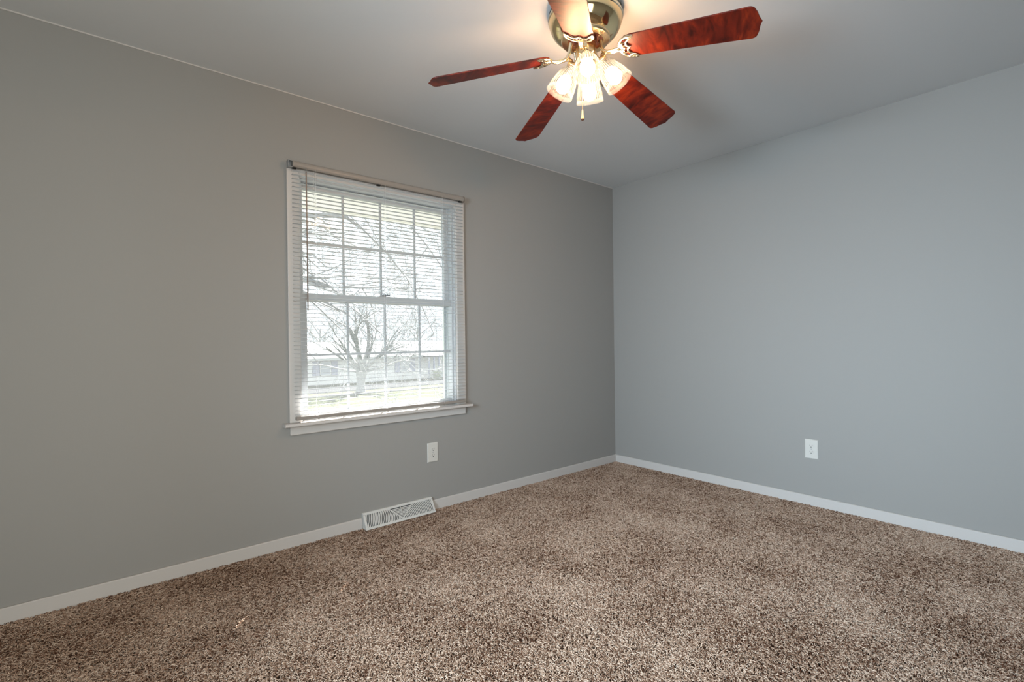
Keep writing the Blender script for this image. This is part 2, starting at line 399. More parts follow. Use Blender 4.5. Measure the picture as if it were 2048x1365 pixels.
# ------------------------------------------------------------------ window 1
def sash(parent, ox, x0, x1, z0, z1, y0, y1, gx0, gx1, gz0, gz1, mun, name):
    """one sash: frame, muntin grid, pane"""
    b = MB(); b.box(x0, gx0, y0, y1, z0, z1); b.box(gx1, x1, y0, y1, z0, z1)
    b.box(gx0, gx1, y0, y1, z0, gz0); b.box(gx0, gx1, y0, y1, gz1, z1)
    fr = b.build(name, M['vinyl'], parent, ox, bevel=.003)
    yc = (y0+y1)/2
    for i, mx in enumerate(mun[0]):
        c = MB().box(mx-.0065, mx+.0065, yc-.009, yc+.004, gz0, gz1).build('muntin', M['vinyl'], fr, (0, 0, 0), bevel=.002)
        c.data.transform(Matrix.Translation(-Vector(ox)))
    c = MB().box(gx0, gx1, yc-.008, yc+.003, mun[1]-.0065, mun[1]+.0065).build('muntin', M['vinyl'], fr, ox, bevel=.002)
    MB().box(gx0, gx1, yc+.006, yc+.010, gz0, gz1).build('pane', M['glass'], fr, ox)
    return fr
w1 = empty('window_1', (-2.19, 0, WZ0), 'white double hung window with small grid panes in the grey wall', 'window', kind='structure')
o1 = w1.location
b = MB()      # casing
b.box(-2.760, -2.697, -.019, 0, .664, 2.062); b.box(-1.686, -1.622, -.019, 0, .664, 2.062); b.box(-2.697, -1.686, -.019, 0, 2.0, 2.062)
b.build('casing', M['trim'], w1, o1, bevel=.003)
b = MB()      # jamb liners and tracks
for s, xw in ((1, WX0), (-1, WX1)):
    b.box(xw, xw+s*.012, .0, T, WZ0, WZ1)
    b.box(xw+s*.012, xw+s*.024, .020, .030, WZ0+.02, WZ1); b.box(xw+s*.012, xw+s*.024, .073, .079, WZ0+.02, WZ1); b.box(xw+s*.012, xw+s*.028, .112, T, WZ0+.02, WZ1)
b.box(WX0+.012, WX1-.012, .0, T, WZ1-.012, WZ1)
b.box(WX0+.012, WX1-.012, .030, T+.03, WZ0, WZ0+.022)
b.build('jamb', M['vinyl'], w1, o1, bevel=.0015)
sash(w1, o1, -2.687, -1.693, 1.328, 1.992, .080, .111, -2.652, -1.722, 1.368, 1.958, ((-2.416, -2.179, -1.942), 1.661), 'upper_sash')
low = sash(w1, o1, -2.687, -1.693, .668, 1.366, .032, .072, -2.648, -1.703, .705, 1.330, ((-2.412, -2.177, -1.937), 1.0235), 'lower_sash')
b = MB().box(-2.215, -2.145, .040, .066, 1.366, 1.372)
b.lathe([(0, .012), (.012, .012), (.015, 0), (0, 0)], 20, lambda a, r, z: (-2.18+r*math.cos(a), .053+r*math.sin(a), 1.372+z)); b.box(-2.182, -2.140, .047, .058, 1.378, 1.386)
b.build('sash_lock', M['steel'], low, o1, smooth=35)
b = MB(); b.box(-2.687, -2.668, .113, .123, .668, 1.36); b.box(-1.712, -1.693, .113, .123, .668, 1.36); b.box(-2.668, -1.712, .113, .123, .668, .685); b.box(-2.668, -1.712, .113, .123, 1.343, 1.36)
sc = b.build('screen_frame', M['soffit'], w1, o1, bevel=.0015)
MB().box(-2.668, -1.712, .117, .119, .685, 1.343).build('insect_screen', M['screen'], sc, o1)
# stool with horns and nosing, apron
prof = [(.030, .6455), (.030, .664), (-.052, .664), (-.057, .661), (-.0585, .655), (-.057, .649), (-.052, .6455)]
b = MB().prism([(p[0], p[1]) for p in prof if True], lambda p: (-2.792, min(p[0], -.0004), p[1]), lambda p: (-1.590, min(p[0], -.0004), p[1]))
b.box(WX0+.012, WX1-.012, -.0003, .032, .6455, .664)
b.build('stool', M['trim'], w1, o1, smooth=30)
MB().box(-2.757, -1.624, -.017, 0, .597, .6454).build('apron', M['trim'], w1, o1, bevel=.003)

# eave of this house above the window, seen through the top panes
structure(MB().box(-9, 6, T+.0, .95, 2.10, 2.13).box(-9, 6, .93, .97, 2.082, 2.22).build('eave_soffit', M['soffit']), 'cream roof overhang seen through the top of the window', 'eave')

# ------------------------------------------------------------------ second window, left wall
w2 = empty('window_2', (X0, (VY0+VY1)/2, VZ0), 'white window in the left wall outside the frame', 'window', kind='structure')
o2 = w2.location
b = MB(); b.box(X0, X0+.018, VY0-.06, VY0, VZ0-.06, VZ1+.06); b.box(X0, X0+.018, VY1, VY1+.06, VZ0-.06, VZ1+.06)
b.box(X0, X0+.018, VY0, VY1, VZ1, VZ1+.06); b.box(X0, X0+.03, VY0, VY1, VZ0-.06, VZ0)
b.build('casing', M['trim'], w2, o2, bevel=.002)
b = MB(); zc = (VZ0+VZ1)/2
for za, zb, xa in ((VZ0, zc+.02, X0-.06), (zc-.02, VZ1, X0-.1)):
    b.box(xa, xa+.035, VY0, VY0+.04, za, zb); b.box(xa, xa+.035, VY1-.04, VY1, za, zb); b.box(xa, xa+.035, VY0+.04, VY1-.04, za, za+.04); b.box(xa, xa+.035, VY0+.04, VY1-.04, zb-.04, zb)
sf = b.build('sash_frame', M['vinyl'], w2, o2, bevel=.002)
for za, zb, xa in ((VZ0+.04, zc-.02, X0-.044), (zc+.02, VZ1-.04, X0-.084)):
    MB().box(xa-.002, xa+.002, VY0+.04, VY1-.04, za, zb).build('pane', M['glass'], sf, o2)

# ------------------------------------------------------------------ window blind
bl = empty('window_blind', (-2.19, -.02, .674), 'white horizontal mini blind, open, hung in front of the window', 'blind')
ob = bl.location
BX0, BX1, BY = -2.738, -1.645, -.0385
prof = [(-.0215, 2.030), (-.0215, 2.062), (-.046, 2.062), (-.053, 2.058), (-.056, 2.050), (-.056, 2.041), (-.053, 2.033), (-.048, 2.029), (-.046, 2.033), (-.024, 2.033), (-.024, 2.030)]
hr = MB().prism(prof, lambda p: (BX0, p[0], p[1]), lambda p: (BX1, p[0], p[1])).build('headrail', M['blindrail'], bl, ob, smooth=35)
for xa, xb, cap, mt in ((BX0-.022, BX0, BX0-.022, 'steel'), (BX1, BX1+.010, BX1+.008, 'blindrail')):
    b = MB(); b.box(xa, xb, -.050, -.0192, 2.026, 2.029); b.box(xa, xb, -.050, -.0192, 2.061, 2.064); b.box(xa, xb, -.022, -.0192, 2.029, 2.061)
    b.box(cap, cap+.002, -.050, -.022, 2.029, 2.061)
    b.build('end_bracket', M[mt], bl, ob, bevel=.0005)
for xc in (-2.728, -2.249, -1.668):
    MB().box(xc-.010, xc+.010, -.050, -.030, 2.023, 2.0295).build('mounting_clip', M['dark'], bl, ob)
CORDS = (-2.615, -2.206, -1.808)
NS = 61; Z0S, Z1S = .7075, 2.014
def slat(b, z):
    """thin crowned slat with a slot for the cord at each ladder"""
    xs = [BX0]
    for c in CORDS: xs += [c-.0060, c+.0060]
    xs += [BX1]
    ys = [-.0125, -.0095, 0, .0095, .0125]
    zc = lambda t: .0016*(1-(t/.0125)**2)
    vs, idx = [], {}
    for i, x in enumerate(xs):
        for j, t in enumerate(ys):
            for k, dz in enumerate((.0003, -.0003)):
                idx[(i, j, k)] = len(vs); vs.append((x, BY+t, z+zc(t)+dz))
    fs = []
    cells = [(i, j) for i in range(len(xs)-1) for j in range(4) if not (i % 2 == 1 and j in (1, 2))]
    cs = set(cells)
    for i, j in cells:
        fs.append((idx[i, j, 0], idx[i+1, j, 0], idx[i+1, j+1, 0], idx[i, j+1, 0]))
        fs.append((idx[i, j, 1], idx[i, j+1, 1], idx[i+1, j+1, 1], idx[i+1, j, 1]))
        for (di, dj, p, q) in ((-1, 0, (i, j), (i, j+1)), (1, 0, (i+1, j+1), (i+1, j)), (0, -1, (i+1, j), (i, j)), (0, 1, (i, j+1), (i+1, j+1))):
            if (i+di, j+dj) not in cs:
                fs.append((idx[p+(0,)], idx[q+(0,)], idx[q+(1,)], idx[p+(1,)]))
    b.add(vs, fs)
b = MB()
for k in range(NS): slat(b, Z0S + (Z1S-Z0S)*k/(NS-1))
b.build('slats', M['blind'], bl, ob)
for c in CORDS:
    b = MB()
    for dy in (-.0142, .0142): b.tube([(c-.006, BY+dy, .690), (c-.006, BY+dy, 2.032)], .0006, 5)
    b.build('ladder_cord', M['cord'], bl, ob)
prof = [(-.0510, .681), (-.0510, .693), (-.0485, .696), (-.0285, .696), (-.026, .693), (-.026, .681), (-.0285, .679), (-.0485, .679)]
br = MB().prism(prof, lambda p: (BX0+.004, p[0], p[1]), lambda p: (BX1-.001, p[0], p[1])).build('bottom_rail', M['blindrail'], bl, ob, smooth=30)
for c in CORDS: MB().lathe([(0, 0), (.005, 0), (.006, .004), (.004, .007), (0, .007)], 12, lambda a, r, z: (c+r*math.cos(a), -.0385+r*math.sin(a), .6795-z)).build('cord_plug', M['blindrail'], br, ob)
wd = MB().tube([(-2.672, -.062, 2.012), (-2.672, -.0625, 1.60), (-2.673, -.063, 1.268)], .0036, 6).build('tilt_wand', M['wand'], bl, ob)
MB().tube([(-2.672, -.050, 2.036), (-2.672, -.060, 2.034), (-2.672, -.062, 2.010)], .0018, 6).build('wand_hook', M['steel'], wd, ob)

# ------------------------------------------------------------------ floor register
rg = empty('floor_register', ((RX0+RX1)/2, -.03, 0), 'white slanted metal vent register in the baseboard under the window', 'vent')
og = rg.location
RH, RD, RT = .087, .064, .013
L_ = RX1-RX0
P0 = Vector((RX0, -RD, .002)); PU = Vector((1, 0, 0)); PV = Vector((0, RD-RT, RH-.002)); VL = PV.length; PV = PV/VL; PN = PU.cross(PV)
def fp(u, v, n=0.0): return P0 + PU*u + PV*v + PN*n
b = MB()
for s0, s1 in ((RX0, RX0+.0025), (RX1-.0025, RX1)):
    b.prism([(-.0005, .001), (-.0005, RH), (-RT, RH), (-RD, .002), (-RD, .001)], lambda p: (s0, p[0], p[1]), lambda p: (s1, p[0], p[1]))
b.box(RX0+.0025, RX1-.0025, -RT, -.0005, RH-.0025, RH); b.box(RX0+.0025, RX1-.0025, -RD, -RD+.0025, .001, .003)
b.build('housing', M['register'], rg, og, bevel=.001)
b = MB(); q = [fp(.004, .004, -.010), fp(L_-.004, .004, -.010), fp(L_-.004, VL-.004, -.010), fp(.004, VL-.004, -.010)]
b.add(q+[p-PN*.002 for p in q], [(0, 1, 2, 3), (7, 6, 5, 4), (0, 4, 5, 1), (1, 5, 6, 2), (2, 6, 7, 3), (3, 7, 4, 0)])
b.build('damper_blade', M['damper'], rg, og)
b = MB()
def quad(pts, th=.002, top=.0012):
    n = len(pts); b.add([fp(u, v, top) for u, v in pts]+[fp(u, v, top-th) for u, v in pts],
          [tuple(range(n)), tuple(range(2*n-1, n-1, -1))]+[(i, n+i, n+(i+1) % n, (i+1) % n) for i in range(n)])
bd = .013
quad([(0, 0), (L_, 0), (L_, bd), (0, bd)]); quad([(0, VL-bd), (L_, VL-bd), (L_, VL), (0, VL)])
quad([(0, bd), (bd, bd), (bd, VL-bd), (0, VL-bd)]); quad([(L_-bd, bd), (L_, bd), (L_, VL-bd), (L_-bd, VL-bd)])
AU, AV = L_*.51, bd; TL_, TR_ = L_*.355, L_*.685
def diag(ua, ub, w=.004): quad([(AU-w*.9, AV), (AU+w*.9, AV), (ub+w, VL-bd), (ub-w, VL-bd)], .0022, .0016)
diag(0, TL_); diag(0, TR_)
def ribbon(pts, w, th=.002):
    for i in range(len(pts)-1):
        (a0, a1), (c0, c1) = pts[i], pts[i+1]; d = Vector((c0-a0, c1-a1)).normalized(); nn = Vector((-d.y, d.x))*w/2
        quad([(a0-nn.x, a1-nn.y), (c0-nn.x, c1-nn.y), (c0+nn.x, c1+nn.y), (a0+nn.x, a1+nn.y)], th, .0008)
PITCH = .0102
for side, lim in ((-1, TL_), (1, TR_)):
    k = 1
    while k*PITCH < .25:
        r = k*PITCH+.004; k += 1
        diag_ang = math.atan2(VL-2*bd, abs(AU-lim))
        pts = []
        for i in range(0, 61):
            a = diag_ang*i/60; u, v = AU+side*r*math.cos(a), AV+r*math.sin(a)
            if v <= VL-bd+.004 and bd-.001 <= u <= L_-bd+.001: pts.append((u, v))
        if len(pts) > 1: ribbon(pts, .0056)
nb = 9
for k in range(1, nb):
    v = bd+(VL-2*bd)*k/nb; t = k/nb
    quad([(AU+(TL_-AU)*t, v-.0027), (AU+(TR_-AU)*t, v-.0027), (AU+(TR_-AU)*t, v+.0022), (AU+(TL_-AU)*t, v+.0022)])
b.build('grille', M['register'], rg, og)
b = MB(); b.tube([fp(L_*.505, VL*.52, -.002), fp(L_*.505, VL*.60, .010), fp(L_*.505, VL*.86, .013)], .0035, 8, flat=.5)
b.build('damper_lever', M['register'], rg, og, smooth=40)
for u in (.0065, L_-.0065):
    MB().lathe([(0, .0022), (.0022, .0018), (.003, 0), (0, 0)], 12, lambda a, r, z: fp(u+r*math.cos(a), VL-.012+r*math.sin(a), z+.0010)).build('screw', M['steel'], rg, og)

# ------------------------------------------------------------------ wall outlets (built in the local frame: x across, y out of the wall, z up)
def outlet(label):
    t = empty('wall_outlet', (0, 0, 0), label, 'outlet', 'duplex outlets low on the grey walls')
    w, h = .0395, .0625
    b = MB(); pl = [(-w, -h), (w, -h), (w, h), (-w, h)]; p2 = [(-w+.005, -h+.005), (w-.005, -h+.005), (w-.005, h-.005), (-w+.005, h-.005)]
    b.add([(x, 0, z) for x, z in pl]+[(x, .003, z) for x, z in pl]+[(x, .0062, z) for x, z in p2],
          [(0, 1, 2, 3)]+[(i, 4+i, 4+(i+1) % 4, (i+1) % 4) for i in range(4)]+[(4+i, 8+i, 8+(i+1) % 4, 4+(i+1) % 4) for i in range(4)]+[(11, 10, 9, 8)])
    b.build('cover_plate', M['plastic'], t, bevel=.001)
    for s in (1, -1):
        cz = s*.0195; pts = []
        for i in range(32):
            a = 2*math.pi*i/32; pts.append((.0172*math.cos(a), max(-.0132, min(.0132, .0172*math.sin(a)))))
        rc = MB().prism(pts, lambda p: (p[0], .0058, cz+p[1]), lambda p: (p[0], .0080, cz+p[1])).build('receptacle', M['plastic'], t, bevel=.0006)
        b = MB(); b.box(-.0077, -.0053, .0079, .0083, cz+.000, cz+.0085); b.box(.0053, .0075, .0079, .0083, cz+.0005, cz+.0075)
        b.prism([(.0028*math.cos(2*math.pi*i/12), .0028*math.sin(2*math.pi*i/12)) for i in range(12)], lambda p: (p[0], .0079, cz-.0065+p[1]), lambda p: (p[0], .0083, cz-.0065+p[1]))
        b.build('slots', M['dark'], rc)
    MB().lathe([(0, .0012), (.002, .001), (.0028, 0), (0, 0)], 14, lambda a, r, z: (r*math.cos(a), .0062+z, r*math.sin(a))).build('cover_screw', M['steel'], t)
    return t
u1 = outlet('white outlet on the window wall, below the window and above the floor vent')
u1.location = (-1.879, -.0004, .370); u1.rotation_euler = (0, 0, math.pi)
u2 = copy_tree(u1); u2['label'] = 'white outlet alone on the right wall, no window or vent near it'
u2.location = (-.0004, -1.589, .363); u2.rotation_euler = (0, 0, math.pi/2)

# ------------------------------------------------------------------ ceiling fan
HUB = Vector((-1.9904, -1.4449, H))
fan = empty('ceiling_fan', HUB, 'brass ceiling fan with five cherry wood blades and four lit ribbed glass lamps', 'ceiling fan')
TA, TB = .0316, -.0182                                   # the fan hangs a little askew
def tilt(ax, ay, pivot_z):
    nx = Vector((1, 0, ax)).normalized(); ny = Vector((0, 1, ay)); ny = (ny-nx*ny.dot(nx)).normalized(); nz = nx.cross(ny)
    Rm = Matrix((nx, ny, nz)).transposed().to_4x4(); p = Vector((0, 0, pivot_z))
    return Matrix.Translation(p) @ Rm @ Matrix.Translation(-p)
# mounting ring and bowl (heights measured down from the ceiling)
mh = MB().lathe([(.140, 0), (.146, -.002), (.1475, -.006), (.1475, -.024), (.1515, -.026), (.153, -.031), (.1525, -.037), (.1495, -.0405)], 96).build('mounting_ring', M['brass_light'], fan, smooth=35)
b = MB()
for i in range(90):
    a = 2*math.pi*i/90
    c, s = math.cos(a), math.sin(a); e = Vector((-s, c, 0))*.0016; rr = Vector((c, s, 0))
    p = [rr*.1462-e, rr*.1462+e, rr*.1480+e, rr*.1480-e]
    b.add([(q.x, q.y, -.0215) for q in p]+[(q.x, q.y, -.0085) for q in p], [(0, 3, 2, 1), (4, 5, 6, 7), (0, 1, 5, 4), (1, 2, 6, 5), (2, 3, 7, 6), (3, 0, 4, 7)])
b.build('vent_slots', M['dark'], mh)
bowl = MB().lathe([(.1495, -.0400), (.1485, -.048), (.144, -.064), (.136, -.080), (.124, -.095), (.110, -.1065), (.099, -.112)], 96).build('motor_bowl', M['brass'], fan, smooth=40)
MB().lathe([(.100, -.110), (.0995, -.118), (.096, -.123), (.083, -.1265), (.074, -.127), (.071, -.124), (.070, -.112)], 96).build('lower_ring', M['brass_satin'], fan, smooth=35)
fly = MB().lathe([(.0705, -.112), (.060, -.111), (.046, -.111), (.046, -.135), (.0, -.135)], 64).build('flywheel', M['flywheel'], fan, smooth=35)
b = MB()
for i in range(15):
    a = 2*math.pi*i/15; rr = Vector((math.cos(a), math.sin(a), 0))*.058
    b.tube([rr+Vector((0, 0, -.111)), rr+Vector((0, 0, -.1165))], .0042, 8)
b.build('flywheel_screws', M['brass_satin'], fly)

# blades: local x runs out along the blade, y across it, z up; one mesh each, placed by its own matrix
def outline():
    pts = [(.152, .012), (.160, .034), (.176, .050), (.200, .0565), (.30, .0595), (.45, .065), (.60, .0700), (.618, .0710)]
    for i in range(1, 6):
        a = i/6*R(70); pts.append((.618+.022*math.sin(a), .049+.022*math.cos(a)))
    pts += [(.6440, .0430), (.6460, .034), (.6485, .022), (.652, .011), (.6568, 0)]
    return pts + [(x, -y) for x, y in reversed(pts[:-1])]
OUT = outline()
b = MB(); n = len(OUT); th = .0055
b.prism(list(reversed(OUT)), lambda p: (p[0], p[1], th/2), lambda p: (p[0], p[1], -th/2))
blade_src = b
def arm_mesh():
    b = MB(); z = -.0062
    # curved arm from the flywheel to the plate, doubled rib
    for dy in (-.0035, .0035):
        b.tube([(.055, dy, .046), (.060, dy, .030), (.068, dy, .010), (.080, dy, -.006), (.095, dy, -.0125), (.115, dy, -.0135), (.138, dy, -.010), (.150, dy, z)], [.0074, .0072, .0070, .0068, .0066, .0064, .006, .005], 10)
    outer = [(.146, 0), (.147, .012), (.153, .028), (.165, .043), (.182, .0525), (.200, .0555), (.213, .0545)]
    inner = [(.190, 0), (.180, .007), (.177, .016), (.180, .027), (.189, .037), (.201, .043), (.213, .0535)]
    for s in (1, -1):
        b.tube([(x, s*y, z-.001) for x, y in outer], [.0046]*6+[.003], 8, flat=.8)
        b.tube([(x, s*y, z-.001) for x, y in inner], [.004]*6+[.003], 8, flat=.8)
        b.tube([(.158, s*.026, z-.001), (.180, s*.023, z-.001)], .0032, 6)
        b.tube([(.172, s*.046, z-.001), (.190, s*.039, z-.001)], .0032, 6)
        b.tube([(.149, s*.006, z-.001), (.178, s*.012, z-.001)], .0030, 6)
    # thin webbing between the ribs, as two plates with the openings left out
    for s in (1, -1):
        pl = [(.200, s*.0555), (.213, s*.0545), (.201, s*.043), (.190, s*.039), (.182, s*.0525)]
        if s < 0: pl.reverse()
        b.prism(pl, lambda p: (p[0], p[1], z-.0015), lambda p: (p[0], p[1], z+.0015))
        pl = [(.146, 0), (.147, s*.012), (.153, s*.022), (.162, s*.018), (.162, 0)]
        if s < 0: pl.reverse()
        b.prism(pl, lambda p: (p[0], p[1], z-.0015), lambda p: (p[0], p[1], z+.0015))
    for (x, y) in ((.166, 0), (.196, .049), (.196, -.049)):
        b.lathe([(0, 0), (.0035, .0), (.0045, .002), (.0045, .004)], 12, lambda a, r, h: (x+r*math.cos(a), y+r*math.sin(a), z-.005+h))
    return b
ARM = arm_mesh()
DROOP, PTCH, A0 = .1688, .2532, -1.2444
JIT = (-.0058, .06, -.023, -.0312, -.045)
blade_me = arm_me = None
for i in range(5):
    a = A0 + R(72)*i + JIT[i]
    c, s = math.cos(a), math.sin(a)
    rad = Vector((c*math.cos(DROOP), s*math.cos(DROOP), -math.sin(DROOP))); t = Vector((-s, c, 0)); nrm = rad.cross(t)
    wv = math.cos(PTCH)*t - math.sin(PTCH)*nrm
    rad.z += TA*rad.x+TB*rad.y; wv.z += TA*wv.x+TB*wv.y
    rad.normalize(); wv = (wv-rad*wv.dot(rad)).normalized(); zz = rad.cross(wv)
    mtx = Matrix((rad, wv, zz)).transposed().to_4x4(); mtx.translation = Vector((0, 0, 2.2703-H))
    if i == 0:
        bo = blade_src.build('blade', M['wood'], fan, bevel=.0014); ao = ARM.build('blade_iron', M['brass_light'], bo, smooth=40)
        tag(ao, 'light brass openwork bracket')
        blade0, arm0 = bo, ao
    else:
        bo = blade0.copy(); COL.objects.link(bo); bo.parent = fan
        ao = arm0.copy(); COL.objects.link(ao); ao.parent = bo
    bo.matrix_basis = mtx

# switch housing and light kit
KT = tilt(.055, -.046, -.14)
sh = MB().lathe([(.0, -.130), (.040, -.130), (.0425, -.134), (.0425, -.190), (.046, -.194), (.050, -.199), (.050, -.222), (.046, -.229), (.030, -.236), (.012, -.240), (.006, -.246), (0, -.247)], 64).build('switch_housing', M['brass_satin'], fan, smooth=35)
sh.matrix_basis = KT
KAZ = math.atan2(HUB.y-CAMP.y, HUB.x-CAMP.x)
TLT = R(32.5)
def neckpt(az): return Vector((math.cos(az)*.058, math.sin(az)*.058, -.213))
def shade_frame(az):
    ax = Vector((math.cos(az)*math.sin(TLT), math.sin(az)*math.sin(TLT), -math.cos(TLT)))
    t = Vector((-math.sin(az), math.cos(az), 0)); u = ax.cross(t)
    mm = Matrix((t, u, ax)).transposed().to_4x4(); mm.translation = neckpt(az)
    return mm
# local frame of a lamp: z runs from the neck to the open rim
RIBS = 36; SEG = RIBS*4
def ribbed(a, r, z):
    k = 1.0
    if .018 < z < .104:
        w = min(1, (z-.018)/.008, (.104-z)/.008); k += .022*w*math.cos(a*RIBS)
    return (r*k*math.cos(a), r*k*math.sin(a), z)
prof = [(.0215, 0), (.0225, .004), (.0275, .010), (.0325, .018), (.0370, .030), (.0425, .046), (.0470, .062), (.0508, .078), (.0538, .092), (.0556, .104), (.0572, .114), (.0582, .121), (.0578, .1235),
        (.0562, .1225), (.0550, .114), (.0532, .104), (.0512, .092), (.0482, .078), (.0446, .062), (.0400, .046), (.0345, .030), (.0300, .018), (.0250, .010), (.0200, .004), (.0195, 0)]
SH = MB().lathe(prof, SEG, ribbed, closed=True)
BB = MB().lathe([(.0, .006), (.0125, .006), (.0130, .030), (.0140, .040), (.0172, .048), (.0, .0485)], 32)
BU = MB().lathe([(.0, .0486), (.0174, .0486), (.0225, .056), (.0270, .066), (.0295, .080), (.0290, .092), (.0250, .103), (.0175, .111), (.0085, .1155), (.0, .1165)], 32)
SO = MB().lathe([(.0, -.012), (.014, -.012), (.022, -.008), (.0255, -.001), (.0255, .006), (.0235, .007), (.0150, .004), (.0, .003)], 32)
SO.tube([(0, .010, -.010), (0, .018, -.018), (0, .030, -.020), (0, .040, -.012)], .0075, 10)
for k in range(3):
    a = 2*math.pi*k/3+.5; c, s = math.cos(a), math.sin(a); SO.tube([(c*.024, s*.024, .002), (c*.034, s*.034, .002)], .0022, 8)
first = None
for i in range(4):
    az = KAZ + math.pi + R(90)*i - R(2)
    if first is None:
        so = SO.build('lamp_socket', M['brass_satin'], fan, smooth=40)
        shd = SH.build('lamp_shade', M['shade'], so, smooth=60); bu = BU.build('light_bulb', M['bulb'], so, smooth=60); BB.build('bulb_base', M['plastic'], so, smooth=40)
        tag(shd, 'clear ribbed glass bell shade'); tag(bu, 'glowing warm white bulb')
        first = so
    else:
        so = copy_tree(first, fan)
    so.matrix_basis = KT @ shade_frame(az)
b = MB(); cp = []
for k in range(22): cp.append((.018*1, 0, -.238-.0075*k))
pc0 = Vector((-.010, .012, 0))
pc = MB().tube([pc0+Vector((0, 0, -.238)), pc0+Vector((0, 0, -.402))], .0011, 6)
for k in range(40): pc.lathe([(0, -.0016), (.0016, 0), (0, .0016)], 6, lambda a, r, z: pc0+Vector((r*math.cos(a), r*math.sin(a), -.242-.004*k+z)))
pc = pc.build('pull_chain', M['brass_satin'], fan)
fb = MB().lathe([(0, 0), (.0022, -.001), (.0028, -.008), (.0042, -.022), (.0066, -.034), (.0070, -.038)], 24, lambda a, r, z: pc0+Vector((r*math.cos(a), r*math.sin(a), -.400+z))).build('chain_fob', M['fob'], pc, smooth=50)
fb2 = MB().lathe([(.0070, -.038), (.0066, -.0415), (.0045, -.0445), (0, -.0455)], 24, lambda a, r, z: pc0+Vector((r*math.cos(a), r*math.sin(a), -.400+z))).build('fob_tip', M['fobtip'], pc, smooth=50)

# ------------------------------------------------------------------ outdoors (the room is upstairs, the ground lies 3.2 m lower)
G = -3.2
b = MB(); n = 14
b.add([(-60, T+.6, G), (120, T+.6, G), (120, 150, G), (-60, 150, G)], [(0, 1, 2, 3)])
structure(b.build('ground', M['grass']), 'pale sunlit lawn outside the window', 'lawn')
structure(MB().box(-9, 8, 1.2, 13, G, G+.025).build('bounce_slab', M['reflector']), 'pale concrete drive added below the window to brighten the eave', 'bounce_slab')  # unseen slab added to bounce sunlight up onto the eave
structure(MB().box(-60, 120, 39.0, 44.0, G, G+.02).build('street', M['asphalt']), 'grey street strip across the lawn outside', 'street')
structure(MB().box(-60, 120, 36.0, 37.3, G, G+.03).build('sidewalk', M['concrete']), 'pale concrete walk in front of the big tree', 'sidewalk')

hs = empty('house', (20, 47, G), 'white single storey house with slate blue shutters across the street', 'house')
oh = hs.location
b = MB().box(3, 36, 47, 56, G, G+2.62); b.build('house_wall', M['siding'], hs, oh)
rf = MB().prism([(46.4, G+2.55), (57, G+2.55), (57, G+2.66), (51.7, G+4.3), (46.4, G+2.70)], lambda p: (2.4, p[0], p[1]), lambda p: (36.6, p[0], p[1])).build('roof', M['roof'], hs, oh)
MB().box(2.4, 36.6, 46.25, 46.4, G+2.48, G+2.70).build('gutter', M['siding'], rf, oh)
def px2x(px, Y, py=740):
    d = CF + CR*((px-1024)/987.69) - CU*((py-682.5)/987.69); t = (Y-CAMP.y)/d.y; return CAMP.x + d.x*t, CAMP.z+d.z*t
for (a, b0, b1, c, zt, zb) in ((625, 640, 662, 675, 724, 752), (790, 801, 819, 830, 719, 745)):
    xs = [px2x(v, 46.95)[0] for v in (a, b0, b1, c)]; z1 = px2x(b0, 46.95, zt)[1]; z0 = px2x(b0, 46.95, zb)[1]
    f = MB(); f.box(xs[1], xs[2], 46.9, 47.0, z1-.08, z1); f.box(xs[1], xs[2], 46.9, 47.0, z0, z0+.08); f.box(xs[1], xs[1]+.07, 46.9, 47, z0, z1); f.box(xs[2]-.07, xs[2], 46.9, 47, z0, z1); f.box(xs[1], xs[2], 46.92, 47, (z0+z1)/2-.03, (z0+z1)/2+.03)
    f = f.build('house_window', M['siding'], hs, oh)
    MB().box(xs[1]+.07, xs[2]-.07, 46.94, 46.98, z0+.08, z1-.08).build('pane', M['pane'], f, oh)
    for xa, xb in ((xs[0], xs[1]-.05), (xs[2]+.05, xs[3])):
        MB().box(xa, xb, 46.9, 46.995, z0, z1).build('shutter', M['shutter'], hs, oh)
for px in (858, 868, 878):
    x = px2x(px, 45.6)[0]; MB().box(x-.08, x+.08, 45.5, 45.66, G, G+2.5).build('porch_post', M['shutter'], hs, oh)
MB().box(px2x(852, 45.6)[0], 33, 45.4, 47, G+2.5, G+2.62).build('porch_roof', M['roof'], hs, oh)

def grow(bm, p, d, length, rad, depth, rnd, spread=.5, sag=0.0, minr=.008, nsub=(2, 3), seg=5):
    n = 4; path = [p.copy()]; rr = [rad]; dd = d.normalized()
    for k in range(n):
        dd = (dd + Vector((rnd.uniform(-1, 1), rnd.uniform(-1, 1), rnd.uniform(-1, 1)))*.16 + Vector((0, 0, -sag))).normalized()
        path.append(path[-1]+dd*length/n); rr.append(max(minr, rad*(1-.55*(k+1)/n)))
    bm.tube(path, rr, seg if depth > 1 else 3, caps=False)
    if depth <= 0: return
    for _ in range(rnd.randint(*nsub)):
        k = rnd.randint(1, n); q = path[k]
        nd = (dd*1.0 + Vector((rnd.uniform(-1, 1), rnd.uniform(-1, 1), rnd.uniform(-.7, 1)))*spread).normalized()
        grow(bm, q, nd, length*rnd.uniform(.55, .8), max(minr, rr[k]*.62), depth-1, rnd, spread, sag, minr, nsub, seg)
def tree(name, base, label, trunk_path, trunk_r, limbs, depth, seed, minr, spread=.55, sag=.02, group=None, nsub=(2, 3)):
    rnd = random.Random(seed)
    t = empty(name, base, label, 'tree', group)
    b = MB().tube(trunk_path, trunk_r, 12); b.build('trunk', M['bark'], t, base, smooth=60)
    b = MB()
    for (p, d, l, r) in limbs: grow(b, Vector(p), Vector(d), l, r, depth, rnd, spread, sag, minr, nsub)
    b.build('branches', M['bark'], t, base, smooth=60)
    return t
